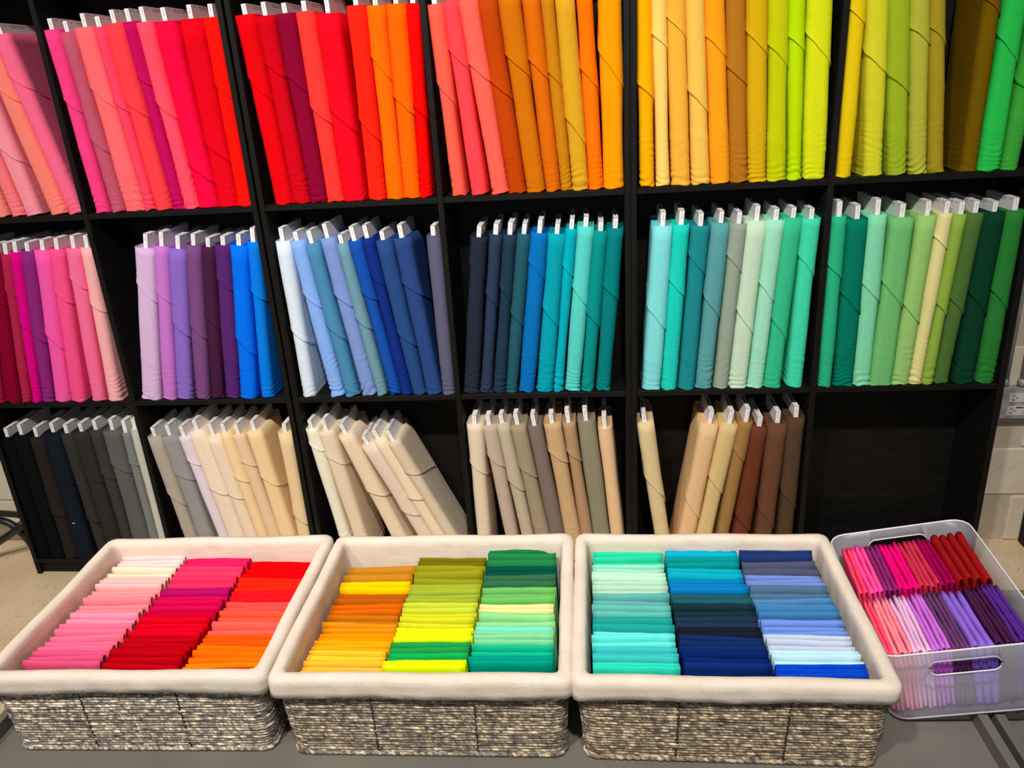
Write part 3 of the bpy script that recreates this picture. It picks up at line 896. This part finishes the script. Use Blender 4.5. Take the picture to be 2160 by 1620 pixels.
def basket(which, ctr, yaw_, tint, seed):
    rng = random.Random(seed)
    b = thing('rope_basket', f'{which} of the three grey rope baskets with folded-over cream cotton liner', 'basket',
              (ctr[0], ctr[1], TZ), (0, 0, yaw_), 'grey rope baskets on the table')
    rr = 0.0030
    rows = 25
    top = 0.156
    n = 128
    for k in range(rows):
        z = rr + 0.0065 + (top - 0.0065) * k / (rows - 1)
        ins = 0.012 * (1 - z / BH)
        P = round_rect(BW / 2 - rr - ins, BD / 2 - rr - ins, 0.020, n)
        a = np.arange(n) / n * 2 * PI
        w = 0.0007 * np.sin(a * rng.randint(5, 11) + rng.uniform(0, 6)) + 0.0004 * np.sin(a * rng.randint(17, 29) + rng.uniform(0, 6))
        ctrd = P / np.linalg.norm(P, axis=1)[:, None]
        rad = 0.0006 * np.sin(a * rng.randint(9, 23) + rng.uniform(0, 6)) + rng.uniform(-0.0005, 0.0006)
        path = np.c_[P + ctrd * rad[:, None] if not np.isscalar(rad) else P, z + w]
        path = np.r_[path, path[:1]]
        V, F, uv = tube_data(path, rr * rng.uniform(0.97, 1.08), 7, False, False)
        o = mesh_obj('rope_coil', V, F, ROPE, b, True, uv=uv)
        g = rng.uniform(0.72, 1.2)
        o.color = (tint[0] * g, tint[1] * g, tint[2] * g, 1)
    # braided foot ring
    P = round_rect(BW / 2 - 0.0135, BD / 2 - 0.0135, 0.020, 640)
    path = np.c_[P, np.full(640, 0.0054)]
    kn = 130
    V, F, uv = tube_data(np.r_[path, path[:1]], 0.0045, 6, False, False,
                         rad=lambda i, th: 0.0032 + 0.0022 * np.abs(np.sin(i[:, None] / 640 * PI * kn + 0.5 * np.sin(th)[None])))
    o = mesh_obj('braided_foot', V, F, ROPE, b, True, uv=uv)
    o.color = (*tint, 1)
    # dark binding cords over the coils
    for x, y, nx, ny in ((-0.088, -1, 0, -1), (0.088, -1, 0, -1), (-0.088, 1, 0, 1), (0.088, 1, 0, 1),
                         (-1, -0.06, -1, 0), (-1, 0.08, -1, 0), (1, -0.06, 1, 0), (1, 0.08, 1, 0)):
        pts = []
        for k in range(rows * 2 + 1):
            z = 0.004 + (top + 0.004) * k / (rows * 2)
            ins = 0.012 * (1 - z / BH)
            bul = 0.0006 if k % 2 else -0.0016
            wob = 0.0016 * math.sin(k * 1.7 + seed) + 0.004 * (z / 0.15)
            if nx == 0:
                pts.append((x + wob, ny * (BD / 2 - ins + bul), z))
            else:
                pts.append((nx * (BW / 2 - ins + bul), y + wob, z))
        tube('binding_cord', pts, 0.0011, CORD, b, 5)
    # cotton liner: floor, inner wall, rim roll, turned-down cuff
    n = 200
    prof = [(0.030, 0.010, 0), (0.027, 0.04, 0.6), (0.0245, 0.08, 1), (0.0225, 0.12, 1), (0.0210, 0.150, 0.8), (0.0200, 0.168, 0.5), (0.0185, 0.1775, 0.3),
            (0.0145, 0.1825, 0.2), (0.006, 0.1840, 0.2), (-0.002, 0.182, 0.2), (-0.0058, 0.176, 0.3), (-0.0064, 0.168, 0.5), (-0.0062, 0.157, 0.7), (-0.0064, 0.1465, 0.8),
            (-0.0045, 0.1455, 0.8), (-0.0008, 0.149, 0.3)]
    a = np.arange(n) / n * 2 * PI
    ph = [rng.uniform(0, 6.28) for _ in range(12)]
    Vs = []
    for q, (ins, z, wr) in enumerate(prof):
        P = round_rect(BW / 2 - ins, BD / 2 - ins, max(0.009, 0.017 - ins * 0.3), n)
        c0 = np.stack([np.cos(a - PI / 2), np.sin(a - PI / 2)], -1)
        w = wr * (0.0008 * np.sin(a * 13 + ph[0] + q) + 0.0007 * np.sin(a * 31 + ph[1] - q * 0.8) + 0.0005 * np.sin(a * 57 + ph[2] + q * 1.9))
        zz = z + 0.0012 * np.sin(a * 7 + ph[3])
        if q >= 12:
            zz = zz + 0.0035 * np.sin(a * 2 + ph[4]) + 0.002 * np.sin(a * 5 + ph[5])
        Vs.append(np.c_[P + c0 * w[:, None], zz])
    V = np.concatenate(Vs)
    m = len(prof)
    F = [(q * n + (j + 1) % n, q * n + j, (q + 1) * n + j, (q + 1) * n + (j + 1) % n) for q in range(m - 1) for j in range(n)]
    F = [f[::-1] for f in F]
    F.append(tuple(range(n)))
    o = mesh_obj('cotton_liner', V, F, LINER, b, True)
    o['label'] = 'cream cotton liner folded over the rim'
    return b


for k, (which, (ctr, yw, tint)) in enumerate(BASKETS.items()):
    basket(which, ctr, yw, tint, 40 + k)

# ------------------------------------------------------------------ folded cloths


def pack_mesh(L, TH, Ht, seed, sharp=1.6, low=0.009):
    """a folded cloth standing on edge: x along the fold, y thickness, z up to the crest at 0"""
    rng = random.Random(seed)
    h = TH / 2
    ck = max(low, h * sharp)
    sec = [(-h * 0.80, -Ht), (-h * 0.98, -Ht * 0.5), (-h, -ck * 1.6), (-h * 0.95, -ck * 0.9), (-h * 0.70, -ck * 0.34), (-h * 0.30, -ck * 0.06),
           (h * 0.05, 0), (h * 0.42, -ck * 0.12), (h * 0.78, -ck * 0.46), (h * 0.97, -ck * 1.0), (h, -ck * 1.7), (h * 0.98, -Ht * 0.5), (h * 0.80, -Ht)]
    xs = np.linspace(-L / 2, L / 2, 11)
    p = [rng.uniform(0, 6.28) for _ in range(6)]
    V = []
    for x in xs:
        dy = 0.0008 * math.sin(x * 25 + p[0]) + 0.0003 * math.sin(x * 95 + p[1])
        dz = 0.0010 * math.sin(x * 25 + p[2]) + 0.0003 * math.sin(x * 110 + p[3])
        th = 1 + 0.07 * math.sin(x * 60 + p[4])
        for (y, z) in sec:
            V.append((x, y * th + dy, z + dz))
    n = len(sec)
    F = []
    for i in range(len(xs) - 1):
        for j in range(n - 1):
            F.append((i * n + j, (i + 1) * n + j, (i + 1) * n + j + 1, i * n + j + 1))
        F.append((i * n + n - 1, (i + 1) * n + n - 1, (i + 1) * n, i * n))
    # open ends: the fold's edge stands proud, inner layers sit back
    for end, sgn in ((0, 1), (len(xs) - 1, -1)):
        b = len(V)
        for j in range(n):
            x, y, z = V[end * n + j]
            V.append((x, y * 0.74, z - 0.0020))
        for j in range(n):
            x, y, z = V[end * n + j]
            V.append((x + sgn * 0.0028, y * 0.72, z - 0.0022))
        for j in range(n):
            k = (j + 1) % n
            q = (end * n + j, end * n + k, b + k, b + j)
            q2 = (b + j, b + k, b + n + k, b + n + j)
            F.append(q if sgn > 0 else q[::-1])
            F.append(q2 if sgn > 0 else q2[::-1])
        cap = tuple(b + n + j for j in range(n))
        F.append(cap if sgn > 0 else cap[::-1])
    return V, F


# colour, name, count, back y, front y
CLOTHS = {
  'left': [
    [((255, 201, 200), 'pale blush pink', 4, -1.1368, -1.1814), ((255, 211, 180), 'pale peach', 2, -1.1814, -1.2235), ((255, 178, 172), 'light salmon pink', 3, -1.2235, -1.2653), ((255, 143, 140), 'salmon pink', 2, -1.2653, -1.2974), ((255, 127, 138), 'warm pink', 3, -1.2974, -1.3434), ((255, 138, 164), 'bubblegum pink', 2, -1.3434, -1.3761), ((255, 108, 138), 'rose pink', 3, -1.3761, -1.4253), ((248, 100, 138), 'bright pink', 2, -1.4253, -1.4592), ((216, 80, 122), 'raspberry pink', 3, -1.4592, -1.5012)],
    [((232, 28, 88), 'cerise', 2, -1.1424, -1.1769), ((240, 53, 94), 'watermelon pink', 2, -1.1769, -1.2136), ((230, 46, 90), 'deep rose', 2, -1.2136, -1.2489), ((176, 10, 94), 'magenta', 2, -1.2489, -1.2769), ((204, 6, 72), 'crimson pink', 3, -1.2769, -1.3259), ((192, 0, 44), 'ruby red', 1, -1.3259, -1.3541), ((212, 0, 26), 'scarlet', 4, -1.3541, -1.4071), ((180, 0, 14), 'deep red', 6, -1.4071, -1.4992)],
    [((238, 0, 8), 'bright red', 3, -1.1522, -1.2152), ((255, 34, 16), 'vermilion', 3, -1.2152, -1.2538), ((240, 18, 28), 'poppy red', 2, -1.2538, -1.2866), ((255, 74, 72), 'coral', 2, -1.2866, -1.3162), ((255, 82, 56), 'bright coral', 2, -1.3162, -1.3506), ((255, 90, 80), 'light coral', 2, -1.3506, -1.3891), ((255, 82, 8), 'red orange', 3, -1.3891, -1.4206), ((255, 106, 4), 'orange', 3, -1.4206, -1.4743), ((255, 130, 6), 'bright orange', 2, -1.4743, -1.4934), ((184, 64, 8), 'rust', 1, -1.4934, -1.5073)],
  ],
  'middle': [
    [((184, 122, 28), 'golden brown', 2, -1.161, -1.2166), ((255, 196, 0), 'sunny yellow', 2, -1.2166, -1.251), ((176, 84, 8), 'dark rust', 2, -1.251, -1.2914), ((206, 94, 4), 'burnt orange', 2, -1.2914, -1.3253), ((188, 106, 10), 'amber brown', 2, -1.3253, -1.3542), ((224, 138, 16), 'golden orange', 2, -1.3542, -1.3768), ((255, 142, 0), 'tangerine', 2, -1.3768, -1.4056), ((255, 162, 12), 'marigold', 3, -1.4056, -1.4367), ((255, 194, 44), 'golden yellow', 3, -1.4367, -1.4651), ((255, 182, 52), 'light marigold', 3, -1.4651, -1.5022)],
    [((110, 102, 6), 'dark olive', 2, -1.1401, -1.1698), ((143, 142, 24), 'olive', 3, -1.1698, -1.2327), ((154, 170, 46), 'moss green', 5, -1.2327, -1.3015), ((190, 202, 52), 'pear green', 2, -1.3015, -1.3323), ((204, 204, 32), 'chartreuse', 3, -1.3323, -1.373), ((221, 240, 16), 'neon lime', 3, -1.373, -1.416), ((31, 150, 70), 'leaf green', 2, -1.416, -1.4447), ((20, 168, 78), 'emerald green', 2, -1.4447, -1.4731), ((220, 242, 8), 'neon yellow', 2, -1.4731, -1.496)],
    [((30, 122, 66), 'forest green', 3, -1.1175, -1.1817), ((5, 74, 60), 'dark green', 2, -1.1817, -1.2193), ((46, 100, 66), 'hunter green', 2, -1.2193, -1.2588), ((104, 178, 90), 'grass green', 3, -1.2588, -1.3065), ((224, 216, 144), 'pale cream yellow', 2, -1.3065, -1.339), ((138, 206, 132), 'light green', 2, -1.339, -1.3754), ((116, 222, 196), 'aqua', 1, -1.3754, -1.3926), ((124, 204, 148), 'mint green', 3, -1.3926, -1.4311), ((14, 182, 140), 'jade', 3, -1.4311, -1.4588), ((0, 148, 126), 'deep jade', 2, -1.4588, -1.4881)],
  ],
  'right': [
    [((38, 200, 156), 'sea green', 3, -1.1291, -1.1782), ((148, 216, 190), 'pale mint', 2, -1.1782, -1.2), ((184, 230, 198), 'mint cream', 2, -1.2, -1.229), ((170, 210, 182), 'pale sage', 3, -1.229, -1.2734), ((90, 168, 162), 'dusty teal', 2, -1.2734, -1.3065), ((92, 178, 166), 'soft teal', 2, -1.3065, -1.3408), ((30, 154, 144), 'teal', 2, -1.3408, -1.3863), ((96, 222, 214), 'aqua', 3, -1.3863, -1.4246), ((56, 188, 186), 'turquoise', 3, -1.4246, -1.4716), ((42, 210, 180), 'bright turquoise', 2, -1.4716, -1.4961)],
    [((10, 168, 200), 'cyan', 2, -1.1195, -1.1598), ((4, 142, 140), 'dark teal', 2, -1.1598, -1.1932), ((8, 166, 186), 'bright cyan', 2, -1.1932, -1.2297), ((10, 120, 186), 'cerulean blue', 3, -1.2297, -1.274), ((32, 86, 98), 'slate teal', 2, -1.274, -1.3102), ((22, 48, 58), 'blackish teal', 2, -1.3102, -1.3405), ((32, 50, 74), 'dark navy', 2, -1.3405, -1.3752), ((24, 28, 42), 'midnight black', 2, -1.3752, -1.407), ((18, 44, 98), 'navy blue', 3, -1.407, -1.4421), ((10, 34, 102), 'royal navy', 2, -1.4421, -1.4783), ((14, 44, 114), 'deep blue', 1, -1.4783, -1.492)],
    [((36, 54, 110), 'navy', 3, -1.1294, -1.159), ((76, 80, 106), 'slate grey', 2, -1.159, -1.206), ((112, 136, 204), 'periwinkle', 3, -1.206, -1.2436), ((74, 110, 140), 'steel blue', 2, -1.2436, -1.2832), ((76, 130, 182), 'denim blue', 2, -1.2832, -1.3117), ((60, 122, 174), 'cadet blue', 2, -1.3117, -1.3393), ((108, 142, 218), 'cornflower blue', 4, -1.3393, -1.392), ((190, 201, 222), 'pale grey blue', 3, -1.392, -1.4302), ((188, 226, 238), 'ice blue', 3, -1.4302, -1.4716), ((10, 72, 204), 'royal blue', 3, -1.4716, -1.4973)],
  ],
}


ZTOP = {'left': (0.866, 0.862, 0.855), 'middle': (0.852, 0.863, 0.872), 'right': (0.869, 0.874, 0.868)}
NUM = {1: 'one', 2: 'two', 3: 'three', 4: 'four', 5: 'five', 6: 'six'}
SIDE = ('left', 'middle', 'right')
pk = 0
for which, cols in CLOTHS.items():
    (cx, cy), yw, _ = BASKETS[which]
    for ci, groups in enumerate(cols):
        for gi, (rgb, cname, cnt, ya, yb) in enumerate(groups):
            pitch = (ya - yb) / cnt
            for k in range(cnt):
                pk += 1
                rng = random.Random(7000 + pk)
                yw_ = ya - pitch * (k + 0.5)
                lx = (ci - 1) * 0.1505
                ly = yw_ - cy
                L = rng.uniform(0.142, 0.148)
                th = pitch * 0.83
                Ht = 0.128
                V, F = pack_mesh(L, th, Ht, 9000 + pk)
                col = tuple(min(0.97, q * ALB) for q in lin(rgb))
                o = mesh_obj('folded_cloth', V, F, FABRIC, None, True, color=col)
                zt = ZTOP[which][ci] + rng.uniform(-0.0045, 0.0045) + 0.009 * max(0.0, (cy - yw_) / 0.17) ** 2
                o.location = (cx + lx * math.cos(yw) - ly * math.sin(yw) + rng.uniform(-0.0015, 0.0015), yw_, zt)
                o.rotation_euler = (rng.uniform(-0.01, 0.03), rng.uniform(-0.022, 0.022), yw + rng.uniform(-0.012, 0.012))
                where = f'{SIDE[ci]} column of {which} basket'
                if cnt == 1:
                    lab = f'single {cname} folded cloth in {where}'
                else:
                    lab = f'{cname} folded cloth, {ORD[k]} of {NUM[cnt]} from back, {where}'
                tag(o, lab, 'folded cloth', f'folded cloths in the {where}')

# ------------------------------------------------------------------ clear bin with more cloths
BIN = thing('storage_bin', 'translucent white plastic bin with oval handle holes, tilted beside right basket', 'bin',
            (2.838, -1.437, TZ))
bw, bd, bh = 0.250, 0.356, 0.152
BIN.rotation_euler = (Matrix.Rotation(-0.055, 3, 'Z') @ Matrix.Rotation(-0.20, 3, 'Y')).to_euler()
BIN.location = (2.838, -1.437, TZ + 0.0015)


def bin_ring(z, off, n=96):
    tp = 0.010 * z / bh
    P = round_rect(bw / 2 + tp + off, bd / 2 + tp + off, 0.032 + off, n)
    return np.c_[P + np.array([bw / 2, bd / 2]), np.full(n, z)]


prof = [(0.000, -0.010), (0.0012, -0.003), (0.006, 0.0), (0.05, 0.0), (0.10, 0.0), (bh, 0.0), (bh, -0.0024), (0.10, -0.0024), (0.05, -0.0024), (0.008, -0.0026), (0.0028, -0.010)]
n = 96
V = np.concatenate([bin_ring(z, off, n) for z, off in prof])
F = [(q * n + j, q * n + (j + 1) % n, (q + 1) * n + (j + 1) % n, (q + 1) * n + j) for q in range(len(prof) - 1) for j in range(n)]
F.append(tuple(range(n))[::-1])
F.append(tuple((len(prof) - 1) * n + j for j in range(n)))
shell = mesh_obj('bin_shell', V, F, PLASTIC, BIN, True)


def stadium(w, h, n=14):
    r = h / 2
    pts = [(w / 2 - r + r * math.cos(-PI / 2 + PI * k / n), r * math.sin(-PI / 2 + PI * k / n)) for k in range(n + 1)]
    pts += [(-w / 2 + r + r * math.cos(PI / 2 + PI * k / n), r * math.sin(PI / 2 + PI * k / n)) for k in range(n + 1)]
    return np.array(pts)


hz = bh - 0.036
st = stadium(0.112, 0.028)
cv, cf = [], []
for y in (-0.05, bd + 0.05):
    cv += [(bw / 2 + a, y, hz + b) for a, b in st]
q = len(st)
cf.append(tuple(range(q)))
cf.append(tuple(range(q, 2 * q))[::-1])
cf += [(j, q + j, q + (j + 1) % q, (j + 1) % q) for j in range(q)]
cutter = mesh_obj('cutter', cv, cf, None, BIN, False)
md = shell.modifiers.new('handle_holes', 'BOOLEAN')
md.operation = 'DIFFERENCE'
md.object = cutter
md.solver = 'EXACT'
bpy.context.view_layer.update()
dg = bpy.context.evaluated_depsgraph_get()
new = bpy.data.meshes.new_from_object(shell.evaluated_get(dg))
shell.modifiers.clear()
shell.data = new
bpy.data.objects.remove(cutter, do_unlink=True)
tube('bin_rim', bin_ring(bh, -0.0012), 0.0018, RIM, BIN, 6, True)
for y, sgn in ((-0.0065, -1), (bd + 0.0065, 1)):
    tube('handle_rim', [(bw / 2 + a, y, hz + b) for a, b in st], 0.0014, RIM, BIN, 6, True)
tube('bin_foot', bin_ring(0.0022, -0.0048), 0.0018, RIM, BIN, 6, True)

BACKROW = [((255, 70, 114), 'coral pink', 2), ((255, 82, 164), 'bubblegum pink', 3), ((144, 40, 112), 'plum', 3), ((240, 8, 126), 'hot magenta', 4),
           ((208, 50, 82), 'rose red', 4), ((168, 0, 82), 'berry', 3), ((156, 20, 24), 'brick red', 4)]
FRONTROW = [((255, 82, 114), 'watermelon pink', 2), ((255, 144, 162), 'salmon pink', 4), ((234, 186, 222), 'pale pink', 4), ((206, 114, 218), 'orchid', 4),
            ((108, 60, 110), 'dusky plum', 4), ((144, 104, 212), 'lavender', 3), ((74, 32, 72), 'dark aubergine', 4), ((88, 44, 142), 'purple', 4)]
bpy.context.view_layer.update()
MB = BIN.matrix_world.copy()
RB = MB.to_3x3()
for rown, row, yc, L in (('back', BACKROW, bd - 0.014 - 0.080, 0.150), ('front', FRONTROW, 0.014 + 0.078, 0.150)):
    tot = sum(g[2] for g in row)
    wts = []
    for (rgb, cname, cnt) in row:
        wts += [1.7 if cname in ('brick red', 'lavender') else 1.0] * cnt
    un = (bw - 0.016) / sum(wts)
    xx = 0.008
    idx = 0
    for (rgb, cname, cnt) in row:
        for k in range(cnt):
            pk += 1
            rng = random.Random(7000 + pk)
            th = un * wts[idx]
            idx += 1
            V, F = pack_mesh(L + rng.uniform(-0.004, 0.003), th * 0.97, 0.124, 9000 + pk, 1.3, 0.004)
            # long fold runs from front to back of the bin
            o = mesh_obj('folded_cloth', [(-y, x, z) for x, y, z in V], F, FABRIC, None, True,
                         color=tuple(min(0.97, q * ALB) for q in lin(rgb)))
            zt = (0.137 if rown == 'back' else 0.136) + rng.uniform(-0.003, 0.003) + (0.006 if cname == 'brick red' else 0)
            loc = MB @ Vector((xx + th / 2, yc + rng.uniform(-0.002, 0.002), zt))
            o.location = loc
            o.rotation_euler = (RB @ Matrix.Rotation(rng.uniform(-0.02, 0.02), 3, 'X')).to_euler()
            xx += th
            tag(o, f'{cname} folded cloth, {ORD[k]} of {NUM[cnt]} from left, {rown} row of plastic bin', 'folded cloth',
                f'folded cloths in the {rown} row of the plastic bin')

# ------------------------------------------------------------------ outlet box and conduits on the wall
ob = thing('outlet_box', 'galvanised surface-mounted box with two double power outlets on block wall', 'outlet', (3.797, WALL_Y, 0.551))
box('metal_box', (0, -0.050, 0), (0.116, -0.0075, 0.112), STEEL, ob, 0.003, 2)
box('cover_frame', (-0.003, -0.055, -0.003), (0.119, -0.0502, 0.115), STEEL, ob, 0.002, 2)
for z0, z1, blue in ((0.062, 0.098, False), (0.010, 0.048, True)):
    pl = box('receptacle', (0.017, -0.0585, z0), (0.100, -0.0552, z1), PLATE, ob, 0.0012, 2)
    for x in (0.026, 0.072):
        zc = (z0 + z1) / 2
        box('slot', (x, -0.0589, zc + 0.0075), (x + 0.011, -0.0586, zc + 0.0095), DARK, pl, 0)
        box('slot', (x, -0.0589, zc - 0.0085), (x + 0.011, -0.0586, zc - 0.0065), DARK, pl, 0)
        box('slot', (x + 0.0045, -0.0589, zc - 0.0125), (x + 0.0065, -0.0586, zc - 0.0085), DARK, pl, 0)
        box('ground_hole', (x + 0.0145, -0.0589, zc - 0.002), (x + 0.0190, -0.0586, zc + 0.002), DARK, pl, 0)
    if blue:
        box('test_button', (0.045, -0.0600, z1 - 0.008), (0.070, -0.0586, z1 - 0.003), BLUE, pl, 0.0004)
for x, z in ((0.006, 0.03), (0.006, 0.085), (0.111, 0.03), (0.111, 0.085), (0.006, 0.108), (0.006, 0.004)):
    V, F, uv = tube_data([(x, -0.0552, z), (x, -0.0570, z)], 0.0025, 8)
    mesh_obj('screw', V, F, STEEL, ob, False)
for x, r, zl, lab in ((3.811, 0.006, 3.1, 'thin metal conduit rising from outlet box, next to shelf side'),
                      (3.866, 0.0105, 3.1, 'thicker metal conduit rising from outlet box, right of thin one')):
    cd = thing('conduit', lab, 'pipe', (x, WALL_Y - 0.028, 0.668), group='metal conduits above the outlet box')
    tube('pipe', [(0, 0, 0.012), (0, 0, 0.5), (0, 0, zl - 0.668)], r, STEEL, cd, 12)
    tube('coupling', [(0, 0, 0.0), (0, 0, 0.012), (0, 0, 0.024)], r * 1.5, STEEL, cd, 12)

# ------------------------------------------------------------------ black tubular stand at the left
sd = thing('tubular_stand', 'black tubular metal stand legs left of the shelving, near floor', 'stand', (-0.2, 0.10, 0.0))
for pts, r in (([(-0.45, 0.03, 0.235), (-0.2, 0.03, 0.224), (0.0, 0.03, 0.214), (0.10, 0.03, 0.203), (0.150, 0.02, 0.185)], 0.0145),
               ([(-0.36, 0.02, 0.12), (-0.20, 0.02, 0.168), (-0.06, 0.02, 0.188), (0.03, 0.02, 0.176), (0.085, 0.02, 0.118), (0.115, 0.02, 0.055), (0.150, 0.02, 0.0165)], 0.0155),
               ([(0.150, -0.005, 0.195), (0.09, -0.012, 0.158), (-0.03, -0.022, 0.088), (-0.155, -0.03, 0.0160)], 0.0155)):
    tube('leg', spline(pts, 8), r, BLACKTUBE, sd, 10)
tube('pivot', [(0.118, -0.02, 0.187), (0.118, 0.01, 0.187), (0.118, 0.045, 0.187)], 0.012, BLACKTUBE, sd, 12)
